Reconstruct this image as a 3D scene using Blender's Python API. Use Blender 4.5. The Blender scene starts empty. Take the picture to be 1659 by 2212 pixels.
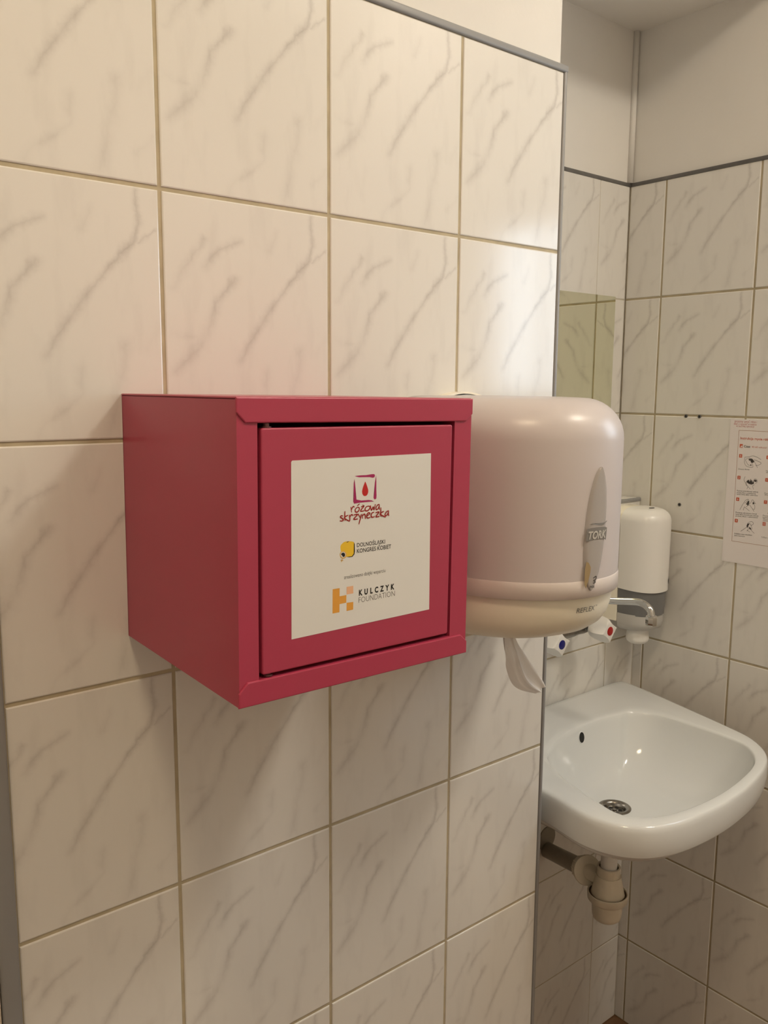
import bpy, bmesh, math
from mathutils import Vector, Matrix

S = bpy.context.scene
# ---------------------------------------------------------------- camera
cam = bpy.data.objects.new('camera', bpy.data.cameras.new('camera'))
S.collection.objects.link(cam)
S.camera = cam
R3 = ((0.7763377, -0.6302812, 0.0067268), (-0.0858759, -0.1163367, -0.9894903), (0.6244397, 0.7676011, -0.1444426))
cam.matrix_world = Matrix(((R3[0][0], -R3[1][0], -R3[2][0], -0.3729), (R3[0][1], -R3[1][1], -R3[2][1], -0.8040),
                           (R3[0][2], -R3[1][2], -R3[2][2], -0.1880), (0, 0, 0, 1)))
cam.data.sensor_fit = 'VERTICAL'
cam.data.sensor_height = 32
cam.data.lens = 1847.28 / 2212 * 32
cam.data.clip_start = 0.02
# ---------------------------------------------------------------- world, light, exposure
LAMPS = (((0.93, -1.03, 1.0), 0.15, 57.0, (1.0, 0.91, 0.77)), ((-0.35, -0.80, 1.0), 0.15, 37.0, (1.0, 0.78, 0.51)))   # place, radius, strength, colour
WINDOW_E, WINDOW_C = 8.0, (0.70, 0.85, 1.0)
world = bpy.data.worlds.new('world')
S.world = world
world.use_nodes = True
world.node_tree.nodes['Background'].inputs[0].default_value = (0.75, 0.85, 1.0, 1)
world.node_tree.nodes['Background'].inputs[1].default_value = 0.3
S.view_settings.view_transform = 'Standard'
S.view_settings.look = 'None'
S.view_settings.gamma = 1
S.view_settings.use_curve_mapping = False
S.view_settings.exposure = 0.0

DATA = {'rozowa':[[[-17.73,154.55],[-16.9,149.61]],[[-17.11,151.68],[-16.16,153.81],[-14.8,154.65],[-13.9,153.8]],[[-10.67,153.72],[-12.43,152.58],[-13.2,151.06],[-12.2,149.56],[-10.24,149.72],[-8.68,151.35],[-8.7,153.09],[-10.67,153.72]],[[-10.88,154.84],[-8.34,156.55]],[[-6.72,153.58],[-3.36,154.44],[-7.28,150.13],[-2.9,150.11]],[[-4.96,155.67],[-4.84,155.19]],[[0.85,153.82],[-1.14,153.17],[-2.32,151.5],[-1.7,150.02],[0.51,149.85],[2.7,151.44],[2.87,153.35],[0.85,153.82]],[[3.66,154.25],[4.74,149.84],[6.72,152.74],[7.57,149.95],[9.12,154.98]],[[13.41,154.67],[11.18,153.7],[9.79,151.55],[10.22,150.07],[11.84,150.43],[13.44,152.89]],[[13.41,154.67],[13.47,151.27],[13.98,149.94]]],'skrzyneczka':[[[-26.16,147.21],[-27.7,147.65],[-28.84,146.65],[-26.53,145.05],[-25.67,143.88],[-27.09,143.12],[-29.39,143.41]],[[-24.08,151.27],[-24.24,147.21],[-23.89,143.1]],[[-20.77,147.56],[-24.8,145.53],[-18.97,142.06]],[[-19.41,147.76],[-18.8,144.56],[-18.97,142.37]],[[-19.0,145.21],[-17.66,147.31],[-16.49,147.69],[-15.5,146.66]],[[-14.73,147.23],[-10.6,147.38],[-14.69,143.59],[-10.16,143.47]],[[-10.02,147.96],[-7.2,143.92]],[[-6.84,147.08],[-7.2,143.92],[-8.16,141.46],[-8.92,138.66]],[[-5.85,147.48],[-5.01,143.26]],[[-5.43,145.37],[-3.46,147.13],[-2.25,146.07],[-1.81,142.77]],[[-0.23,145.27],[2.96,146.94],[2.34,147.79],[0.94,147.74],[-0.44,145.93],[-0.22,143.99],[1.4,143.37],[3.61,143.83]],[[7.8,148.0],[5.78,147.68],[4.39,145.86],[4.82,144.22],[6.45,143.6],[8.27,144.26]],[[9.24,147.41],[13.32,147.73],[9.7,143.82],[13.8,143.88]],[[15.31,151.62],[15.17,147.59],[15.57,143.34]],[[18.68,147.96],[14.38,145.87],[20.85,142.42]],[[24.08,148.2],[21.6,147.09],[20.18,145.08],[20.62,143.75],[22.06,144.12],[23.9,146.42]],[[24.08,148.2],[23.93,144.95],[24.58,143.43]]],'frame':[[[-14.11,180.8],[-11.38,181.06],[-6.67,181.2],[-1.12,181.08],[4.48,181.59],[7.5,181.5],[8.33,180.28],[7.75,178.72],[5.93,178.34],[2.51,179.09],[-3.08,179.38],[-9.01,179.59],[-11.76,180.21]],[[-14.01,178.45],[-13.46,174.66],[-12.9,170.56],[-12.57,165.51],[-11.73,160.42],[-6.4,159.26],[1.58,159.19],[4.81,158.65],[7.66,157.49],[3.21,157.48],[-0.8,157.44],[-7.96,157.47],[-14.24,156.97],[-15.24,158.78],[-14.7,163.14],[-14.77,169.42],[-14.9,174.75]],[[9.54,180.7],[9.92,174.3],[10.02,167.91],[10.34,162.76],[10.15,159.88],[8.45,158.97],[7.01,160.42],[7.1,162.33],[7.87,165.48],[8.23,173.76]]],'drop':[[-2.44,175.69],[-1.42,173.99],[0.02,170.74],[0.98,168.14],[1.08,166.23],[0.31,164.21],[-1.07,163.03],[-2.67,162.82],[-4.27,163.4],[-5.48,165.06],[-5.78,166.97],[-5.33,169.16],[-4.37,171.63],[-3.21,174.09]],'blob':[[-26.76,123.4],[-24.4,124.71],[-20.58,124.92],[-16.25,124.29],[-14.06,123.28],[-13.46,121.26],[-13.67,118.53],[-13.34,115.34],[-13.95,113.04],[-16.11,110.92],[-19.49,110.98],[-22.13,111.59],[-26.21,113.61],[-28.04,117.31],[-28.54,120.47],[-28.08,122.17]],'blobshadow':[[-14.06,123.28],[-13.22,121.63],[-13.38,118.5],[-12.95,115.3],[-13.46,112.79],[-15.62,110.67],[-19.0,110.65],[-22.13,111.39],[-19.49,111.3],[-16.11,111.31],[-14.2,113.46],[-13.73,115.38],[-14.01,118.56],[-13.8,121.29]],'dash':[[-22.24,123.8],[-21.77,124.37],[-19.62,124.78],[-19.62,124.39]],'ring':[[-21.76,113.23],[-21.94,112.19],[-22.46,111.29],[-23.28,110.61],[-24.31,110.24],[-25.46,110.2],[-26.61,110.5],[-27.65,111.11],[-28.47,111.96],[-29.01,112.97],[-29.2,114.05],[-29.02,115.09],[-28.51,115.99],[-27.69,116.66],[-26.67,117.04],[-25.52,117.08],[-24.37,116.79],[-23.33,116.19],[-22.5,115.34],[-21.96,114.32]],'ringface':[[-23.11,113.38],[-23.23,112.62],[-23.59,111.96],[-24.17,111.47],[-24.9,111.2],[-25.71,111.17],[-26.52,111.38],[-27.25,111.82],[-27.83,112.44],[-28.21,113.17],[-28.34,113.96],[-28.22,114.72],[-27.86,115.37],[-27.28,115.86],[-26.56,116.13],[-25.75,116.17],[-24.94,115.96],[-24.21,115.53],[-23.62,114.91],[-23.24,114.17]],'head':[[-28.01,114.27],[-27.17,115.19],[-25.75,115.62],[-24.31,114.96],[-23.58,113.51],[-23.91,112.18],[-25.0,111.6],[-25.95,111.82],[-26.44,112.66],[-27.39,113.54]],'cross':[[[-26.52,110.91],[-26.04,110.66],[-27.1,107.38],[-27.82,107.62]],[[-28.64,109.12],[-28.31,109.55],[-25.45,108.83],[-25.59,108.22]]],'ksq':[[[-36.49,84.8],[-29.07,84.77],[-29.14,63.45],[-36.49,63.4]],[[-29.01,77.55],[-21.82,77.64],[-21.91,70.9],[-29.05,70.64]],[[-21.52,70.64],[-14.23,70.45],[-14.3,63.57],[-21.55,63.39]]],'kpink':[[[-21.65,84.83],[-14.38,84.89],[-14.31,78.1],[-21.59,78.08]]],'txt':{'dol':[[-10.85,118.7],[20.67,118.77],[-10.89,122.18]],'kon':[[-10.79,113.41],[27.74,113.57],[-10.83,117.05]],'zre':[[-24.35,92.02],[21.54,92.65],[-24.37,94.19]],'kul':[[-8.14,75.23],[32.4,75.59],[-8.2,80.33]],'fou':[[-8.31,68.7],[32.95,69.16],[-8.37,73.41]]},'sticker':[[-78.29,196.62],[73.81,197.4],[75.64,50.02],[-78.13,47.75]],'door':[[-106.97,222.79],[98.09,222.9],[101.02,24.57],[-106.32,25.85]],'corners':[[-129.56,247.05],[125.08,245.71],[125.69,-0.82],[-129.26,-0.74]],'toprail':[[-129.59,235.37],[-121.01,227.13],[-108.12,227.11],[103.56,226.42],[117.6,226.12],[123.88,232.29]],'botrail':[[-128.91,10.86],[-120.42,19.0],[-109.15,19.11],[105.3,18.66],[117.04,18.49],[125.59,10.71]],'stile':[[-109.48,221.39],[-108.95,22.48],[101.09,222.0],[104.22,20.79]],'poster':{'corner':[[0.79,0.05],[4.59,-280.68],[95.08,-275.85]],'border':[[18.69,-21.34],[76.36,-20.91],[19.16,-238.64],[92.23,-237.0]],'badges':[[25.56,-70.39],[25.09,-112.5],[25.5,-155.02],[25.52,-197.38],[79.94,-69.65],[80.8,-112.35],[81.29,-154.74],[81.57,-196.82]],'tick':[[25.38,-50.93]],'title':[[22.96,-38.44],[76.43,-37.29],[22.66,-34.08]],'czas':[[30.83,-53.53],[44.12,-53.08],[30.51,-49.02]],'czas2':[[45.78,-52.98],[75.11,-52.53],[45.58,-50.1]],'head':[[[9.06,-6.35],[53.69,-5.86],[8.82,-2.79]],[[7.66,-10.94],[53.19,-10.32],[7.46,-8.02]],[[12.22,-14.65],[48.52,-14.48],[12.03,-11.9]]],'cap':[[[22.29,-97.03],[45.21,-96.52],[22.13,-94.75]],[[22.69,-139.65],[65.26,-138.37],[22.5,-136.87]],[[22.93,-143.08],[60.7,-142.06],[22.75,-140.47]],[[22.82,-146.39],[65.09,-145.17],[22.64,-143.77]],[[23.1,-182.57],[66.32,-180.7],[22.91,-179.78]],[[23.34,-186.03],[69.07,-184.11],[23.16,-183.4]],[[23.57,-189.32],[68.15,-187.47],[23.39,-186.69]],[[23.43,-224.64],[59.31,-222.97],[23.23,-221.83]],[[23.32,-228.0],[45.2,-227.42],[23.14,-225.52]]],'cap2':[[[77.99,-96.32],[92.87,-95.92],[77.82,-93.95]],[[78.2,-99.17],[93.08,-98.75],[78.03,-96.8]],[[78.17,-139.01],[92.8,-138.65],[78.0,-136.62]],[[78.38,-141.87],[93.01,-141.5],[78.21,-139.48]],[[78.0,-181.73],[92.69,-181.07],[77.8,-179.0]],[[78.23,-184.93],[92.92,-184.26],[78.06,-182.53]],[[78.47,-188.14],[93.16,-187.44],[78.29,-185.74]],[[78.7,-191.35],[93.39,-190.63],[78.53,-188.95]],[[78.57,-223.54],[94.11,-222.47],[78.39,-221.12]]],'hands':[[[[34.19,-72.24],[43.37,-70.82],[49.92,-68.78],[58.37,-70.62],[66.6,-74.85]],[[34.19,-72.24],[34.09,-82.78],[39.66,-89.67],[51.48,-90.39],[48.68,-81.73]],[[49.07,-80.09],[52.22,-77.46],[60.64,-90.49]],[[39.2,-83.22],[36.22,-76.96],[44.35,-72.69]],[[52.93,-75.8],[67.03,-80.73],[62.76,-85.52],[57.05,-86.75]],[[39.2,-83.22],[42.85,-87.0],[49.58,-87.31]]],[[[37.67,-109.31],[35.6,-116.0],[39.43,-122.18],[42.36,-127.61]],[[42.36,-127.61],[40.22,-121.29],[43.29,-116.95],[44.54,-122.53],[45.69,-115.11],[47.33,-121.46],[48.92,-113.21],[50.28,-120.38],[52.49,-116.13],[53.72,-121.69]],[[39.66,-125.42],[44.04,-127.45],[42.76,-133.27]],[[44.1,-128.26],[49.47,-132.63]],[[54.98,-115.91],[57.24,-112.49],[61.49,-113.73],[61.83,-118.53],[58.7,-121.23]],[[57.22,-123.79],[53.74,-126.54],[56.19,-132.79]]],[[[31.24,-175.5],[36.45,-164.2],[41.79,-155.42],[46.7,-152.94],[47.74,-155.6],[45.91,-165.61],[43.56,-168.33]],[[39.66,-161.39],[43.71,-158.49],[45.94,-154.16]],[[38.1,-175.53],[40.18,-168.72],[42.83,-170.06],[50.84,-175.36]],[[46.75,-165.52],[50.89,-164.24],[60.1,-175.42]],[[48.26,-162.9],[52.21,-159.2],[55.15,-153.18],[58.15,-155.3],[62.37,-160.53]],[[56.44,-159.55],[61.0,-164.74],[60.3,-171.32],[57.2,-170.05]]],[[[35.89,-217.11],[48.03,-207.23]],[[48.03,-207.23],[48.4,-200.59],[52.37,-196.8],[57.33,-195.35],[60.62,-199.02],[57.02,-202.76]],[[48.58,-203.04],[51.51,-208.41],[48.61,-215.39]],[[48.43,-212.94],[54.6,-216.22]],[[55.35,-202.98],[58.2,-207.53],[57.72,-212.51],[63.62,-217.45]],[[50.2,-202.01],[53.44,-199.95],[57.08,-203.58]]]]}}
MM = 0.001
H, W = 0.2408, 0.2           # tile height, width
TOPZ, SOFFIT, CEIL, FLOOR = 0.2365, 0.5365, 1.0, -1.6522
XR, YB, YL = 1.2094, 0.3281, 0.2649   # right wall, upper back wall, boxed ledge face
SOFFIT_Y = 0.006
XE, XL = 0.5948, -0.169               # right and left end of the left wall
LEDGE = -0.4195

# ================================================================ helpers
def lin(c):
    return tuple(((v / 12.92) if v <= 0.04045 else ((v + 0.055) / 1.055) ** 2.4) for v in c)

def obj(name, me, mat=None, parent=None, smooth=False, loc=(0, 0, 0), rot=(0, 0, 0), angle=None):
    if isinstance(me, bmesh.types.BMesh):
        bm = me
        bmesh.ops.recalc_face_normals(bm, faces=bm.faces)
        me = bpy.data.meshes.new(name)
        bm.to_mesh(me)
        bm.free()
    if mat:
        me.materials.clear()
        for m in (mat if isinstance(mat, (list, tuple)) else [mat]):
            me.materials.append(m)
    if smooth:
        for p in me.polygons:
            p.use_smooth = True
        if angle:
            me.set_sharp_from_angle(angle=math.radians(angle))
    o = bpy.data.objects.new(name, me)
    S.collection.objects.link(o)
    o.location = loc
    o.rotation_euler = rot
    if parent:
        o.parent = parent
    return o

def struct(name, me, mat, parent=None, **k):
    o = obj(name, me, mat, parent, **k)
    if not parent:
        o['kind'] = 'structure'
    return o

def thing(name, label, cat, loc=(0, 0, 0), rot=(0, 0, 0), group=None):
    o = bpy.data.objects.new(name, None)
    S.collection.objects.link(o)
    o.empty_display_size = 0.02
    o.location = loc
    o.rotation_euler = rot
    o['label'] = label
    o['category'] = cat
    if group:
        o['group'] = group
    return o

def shift(bm, d):
    bmesh.ops.translate(bm, verts=bm.verts, vec=d)
    return bm

def box(bm, x0, x1, y0, y1, z0, z1, bev=0, seg=1):
    vs = [bm.verts.new((x, y, z)) for x in (x0, x1) for y in (y0, y1) for z in (z0, z1)]
    fs = [bm.faces.new([vs[i] for i in q]) for q in ((0, 1, 3, 2), (4, 6, 7, 5), (0, 4, 5, 1), (2, 3, 7, 6), (0, 2, 6, 4), (1, 5, 7, 3))]
    if bev:
        bmesh.ops.recalc_face_normals(bm, faces=fs)
        es = list({e for f in fs for e in f.edges})
        bmesh.ops.bevel(bm, geom=es, offset=bev, segments=seg, affect='EDGES', profile=0.5)
    return bm

def BX(*a, **k):
    return box(bmesh.new(), *a, **k)

def loft(bm, loops, closed=True, cap0=False, cap1=False):
    rows = [[bm.verts.new(p) for p in lp] for lp in loops]
    n = len(rows[0])
    for a, b in zip(rows, rows[1:]):
        for i in range(n if closed else n - 1):
            j = (i + 1) % n
            bm.faces.new((a[i], a[j], b[j], b[i]))
    if cap0:
        bm.faces.new(rows[0])
    if cap1:
        bm.faces.new(rows[-1][::-1])
    return bm

def tube(bm, path, radii, n=20, cap=True):
    path = [Vector(p) for p in path]
    if not isinstance(radii, (list, tuple)):
        radii = [radii] * len(path)
    loops = []
    up = None
    for i, p in enumerate(path):
        t = (path[min(i + 1, len(path) - 1)] - path[max(i - 1, 0)]).normalized()
        if up is None:
            up = Vector((1, 0, 0)) if abs(t.x) < 0.9 else Vector((0, 0, 1))
        up = (up - t * up.dot(t)).normalized()
        s = t.cross(up)
        loops.append([p + (up * math.cos(a) + s * math.sin(a)) * radii[i] for a in [2 * math.pi * k / n for k in range(n)]])
    return loft(bm, loops, True, cap, cap)

def lathe(bm, c, axis, prof, n=32, cap=True):
    """prof: (distance along axis, radius)"""
    a = Vector(axis).normalized()
    u = a.orthogonal().normalized()
    v = a.cross(u)
    c = Vector(c)
    loops = [[c + a * d + (u * math.cos(t) + v * math.sin(t)) * r for t in [2 * math.pi * k / n for k in range(n)]] for d, r in prof]
    return loft(bm, loops, True, cap, cap)

def crom(P, m=8, closed=True):
    out = []
    n = len(P)
    for i in range(n if closed else n - 1):
        g = (lambda k: P[k % n]) if closed else (lambda k: P[max(0, min(n - 1, k))])
        p0, p1, p2, p3 = [Vector(g(i + k)) for k in (-1, 0, 1, 2)]
        for j in range(m):
            t = j / m
            out.append(0.5 * ((2 * p1) + (p2 - p0) * t + (2 * p0 - 5 * p1 + 4 * p2 - p3) * t * t + (3 * p1 - p0 - 3 * p2 + p3) * t ** 3))
    if not closed:
        out.append(Vector(P[-1]))
    return out

# flat print: everything in (u, v) of a sheet; put(u, v, off) gives the 3D point
def poly(bm, pts, put, off):
    f = bm.faces.new([bm.verts.new(put(u, v, off)) for u, v in pts])
    bmesh.ops.triangulate(bm, faces=[f])

def stroke(bm, pts, w, put, off, taper=False, m=5):
    P = crom(pts, m, False) if len(pts) > 2 else [Vector(p) for p in pts]
    n = len(P)
    L, Rr = [], []
    for i, p in enumerate(P):
        t = P[min(i + 1, n - 1)] - P[max(i - 1, 0)]
        t = t.normalized() if t.length > 1e-9 else Vector((1, 0))
        nn = Vector((-t.y, t.x))
        ww = w * 0.5
        if taper:
            ww *= 0.72 + 0.28 * math.sin(math.pi * i / max(1, n - 1))
        L.append(bm.verts.new(put(*(p + nn * ww), off)))
        Rr.append(bm.verts.new(put(*(p - nn * ww), off)))
    for i in range(n - 1):
        bm.faces.new((L[i], L[i + 1], Rr[i + 1], Rr[i]))

def ellipse(cx, cy, rx, ry, n=20):
    return [(cx + rx * math.cos(2 * math.pi * k / n), cy + ry * math.sin(2 * math.pi * k / n)) for k in range(n)]

def text(bm, s, u0, u1, v0, h, put, off, ref='H', bold=0.0, spacing=1.0, shear=0.0, rise=0.0, fit=True):
    """lettering from u0 to u1 on baseline v0; h is the height of ref"""
    def make(t):
        cu = bpy.data.curves.new('lettering', 'FONT')
        cu.body = t
        cu.size = 1
        cu.offset = bold
        cu.space_character = spacing
        cu.shear = shear
        cu.resolution_u = 3
        o = bpy.data.objects.new('lettering', cu)
        me = bpy.data.meshes.new_from_object(o)
        bpy.data.objects.remove(o)
        bpy.data.curves.remove(cu)
        return me
    rm = make(ref)
    hh = max(v.co.y for v in rm.vertices) - max(0.0, min(v.co.y for v in rm.vertices))
    bpy.data.meshes.remove(rm)
    me = make(s)
    xs = [v.co.x for v in me.vertices]
    a, b = min(xs), max(xs)
    sy = h / hh
    sx = (u1 - u0) / (b - a) if fit else sy
    vs = [bm.verts.new(put(u0 + (v.co.x - a) * sx, v0 + v.co.y * sy + rise * (v.co.x - a) / (b - a), off)) for v in me.vertices]
    for p in me.polygons:
        try:
            bm.faces.new([vs[i] for i in p.vertices])
        except ValueError:
            pass
    bpy.data.meshes.remove(me)

# ================================================================ materials
def mat(name, col, rough=0.5, metal=0.0, spec=0.5, coat=0.0, coat_rough=0.05, bump=None, noise=None, emit=None, srgb=True):
    m = bpy.data.materials.new(name)
    m.use_nodes = True
    nt = m.node_tree
    b = nt.nodes['Principled BSDF']
    c = lin(col) if srgb else col
    b.inputs['Base Color'].default_value = (*c, 1)
    b.inputs['Roughness'].default_value = rough
    b.inputs['Metallic'].default_value = metal
    b.inputs['Specular IOR Level'].default_value = spec
    b.inputs['Coat Weight'].default_value = coat
    b.inputs['Coat Roughness'].default_value = coat_rough
    if noise or bump:
        tc = nt.nodes.new('ShaderNodeTexCoord')
    if noise:   # (scale, amount): slow colour variation
        n = nt.nodes.new('ShaderNodeTexNoise')
        n.inputs['Scale'].default_value = noise[0]
        n.inputs['Detail'].default_value = 4
        nt.links.new(tc.outputs['Object'], n.inputs['Vector'])
        mr = nt.nodes.new('ShaderNodeMapRange')
        mr.inputs['From Min'].default_value = 0.3
        mr.inputs['From Max'].default_value = 0.7
        mr.inputs['To Min'].default_value = 1 - noise[1]
        mr.inputs['To Max'].default_value = 1.0
        nt.links.new(n.outputs['Fac'], mr.inputs['Value'])
        mx = nt.nodes.new('ShaderNodeVectorMath')
        mx.operation = 'SCALE'
        mx.inputs[0].default_value = c
        nt.links.new(mr.outputs[0], mx.inputs['Scale'])
        nt.links.new(mx.outputs[0], b.inputs['Base Color'])
    if bump:    # (scale, strength, distance)
        n = nt.nodes.new('ShaderNodeTexNoise')
        n.inputs['Scale'].default_value = bump[0]
        n.inputs['Detail'].default_value = 3
        nt.links.new(tc.outputs['Object'], n.inputs['Vector'])
        bp = nt.nodes.new('ShaderNodeBump')
        bp.inputs['Strength'].default_value = bump[1]
        bp.inputs['Distance'].default_value = bump[2]
        nt.links.new(n.outputs['Fac'], bp.inputs['Height'])
        nt.links.new(bp.outputs[0], b.inputs['Normal'])
    if emit:
        b.inputs['Emission Color'].default_value = (*emit[0], 1)
        b.inputs['Emission Strength'].default_value = emit[1]
    return m

VEINS = [  # printed marbling of one tile in its own metres: points, start width, end width, strength
    ([(.1755, .235), (.1785, .206), (.1690, .187), (.1435, .1555), (.1240, .134), (.1050, .1115), (.087, .080)], .0050, .0085, 1.0),
    ([(.1935, .2015), (.1760, .1885)], .003, .0045, .75),
    ([(.0445, .199), (.030, .1765), (.012, .150)], .006, .009, .75),
    ([(.088, .200), (.0650, .1915), (.0525, .1785), (.0470, .172)], .006, .009, .75),
    ([(.0810, .1610), (.0640, .1430), (.0510, .1180), (.0400, .090), (.012, .067)], .007, .011, .85),
    ([(.131, .2165), (.1220, .1935)], .006, .010, .45),
    ([(.0100, .1050), (.046, .101)], .004, .007, .35),
    ([(.1625, .0925), (.1560, .058), (.140, .010)], .009, .012, .6),
    ([(.119, .068), (.117, .050)], .009, .011, .6),
    ([(.117, .045), (.088, .022), (.075, .004)], .005, .010, .5),
    ([(.195, .045), (.178, .028)], .005, .007, .35),
    ([(.196, .110), (.182, .085)], .006, .009, .3),
]

def tile_mat():
    m = mat('glazed_tile', (0.87, 0.855, 0.83), rough=0.16, spec=0.5, bump=(14, 0.06, 0.002))
    nt = m.node_tree
    b = nt.nodes['Principled BSDF']
    tc = nt.nodes.new('ShaderNodeTexCoord')
    ns = nt.nodes.new('ShaderNodeTexNoise')
    ns.inputs['Scale'].default_value = 38
    ns.inputs['Detail'].default_value = 6
    ns.inputs['Roughness'].default_value = 0.62
    nt.links.new(tc.outputs['Object'], ns.inputs['Vector'])
    def vm(op, a, b2=None, s=None):
        n = nt.nodes.new('ShaderNodeVectorMath')
        n.operation = op
        for i, v in ((0, a), (1, b2)):
            if v is None:
                continue
            if isinstance(v, bpy.types.NodeSocket):
                nt.links.new(v, n.inputs[i])
            else:
                n.inputs[i].default_value = v
        if s is not None:
            if isinstance(s, bpy.types.NodeSocket):
                nt.links.new(s, n.inputs['Scale'])
            else:
                n.inputs['Scale'].default_value = s
        return n
    def mt(op, a, b2=None, clamp=False):
        n = nt.nodes.new('ShaderNodeMath')
        n.operation = op
        n.use_clamp = clamp
        for i, v in ((0, a), (1, b2)):
            if v is None:
                continue
            if isinstance(v, bpy.types.NodeSocket):
                nt.links.new(v, n.inputs[i])
            else:
                n.inputs[i].default_value = v
        return n.outputs[0]
    d = vm('SUBTRACT', ns.outputs['Color'], (0.5, 0.5, 0.5)).outputs[0]
    d = vm('SCALE', d, s=0.019).outputs[0]
    P = vm('ADD', tc.outputs['Object'], d).outputs[0]
    P = vm('MULTIPLY', P, (1, 0, 1)).outputs[0]
    total = None
    for pts, w0, w1, st in VEINS:
        n = len(pts) - 1
        for i in range(n):
            a = Vector((pts[i][0], 0, pts[i][1]))
            e = Vector((pts[i + 1][0], 0, pts[i + 1][1])) - a
            ap = vm('SUBTRACT', P, tuple(a)).outputs[0]
            t = mt('MULTIPLY', vm('DOT_PRODUCT', ap, tuple(e)).outputs['Value'], 1 / e.length_squared, True)
            ln = vm('LENGTH', vm('SUBTRACT', ap, vm('SCALE', tuple(e), s=t).outputs[0]).outputs[0]).outputs['Value']
            w = 1.2 * (w0 + (w1 - w0) * (i + 0.5) / n)
            mr = nt.nodes.new('ShaderNodeMapRange')
            mr.interpolation_type = 'LINEAR'
            mr.inputs['From Min'].default_value = w
            mr.inputs['From Max'].default_value = 0.0
            mr.inputs['To Max'].default_value = st * (1.0 - 0.35 * i / max(1, n))
            nt.links.new(ln, mr.inputs['Value'])
            total = mr.outputs[0] if total is None else mt('MAXIMUM', total, mr.outputs[0])
    total = mt('POWER', total, 1.75)
    # break the veins up, add faint clouding along their direction
    n2 = nt.nodes.new('ShaderNodeTexNoise')
    n2.inputs['Scale'].default_value = 26
    n2.inputs['Detail'].default_value = 5
    mp = nt.nodes.new('ShaderNodeMapping')
    mp.inputs['Rotation'].default_value = (0, math.radians(35), 0)
    mp.inputs['Scale'].default_value = (1.6, 1, 0.45)
    nt.links.new(tc.outputs['Object'], mp.inputs['Vector'])
    nt.links.new(mp.outputs[0], n2.inputs['Vector'])
    br = nt.nodes.new('ShaderNodeMapRange')
    br.inputs['From Min'].default_value = 0.35
    br.inputs['From Max'].default_value = 0.62
    br.inputs['To Min'].default_value = 0.35
    nt.links.new(n2.outputs['Fac'], br.inputs['Value'])
    total = mt('MULTIPLY', total, br.outputs[0])
    cl = nt.nodes.new('ShaderNodeMapRange')
    cl.inputs['From Min'].default_value = 0.52
    cl.inputs['From Max'].default_value = 0.72
    cl.inputs['To Max'].default_value = 0.16
    nt.links.new(n2.outputs['Fac'], cl.inputs['Value'])
    total = mt('ADD', total, cl.outputs[0], True)
    mx = nt.nodes.new('ShaderNodeMix')
    mx.data_type = 'RGBA'
    mx.inputs['A'].default_value = (*lin((0.880, 0.868, 0.845)), 1)
    mx.inputs['B'].default_value = (*lin((0.725, 0.705, 0.685)), 1)
    nt.links.new(total, mx.inputs['Factor'])
    nt.links.new(mx.outputs['Result'], b.inputs['Base Color'])
    return m

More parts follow.
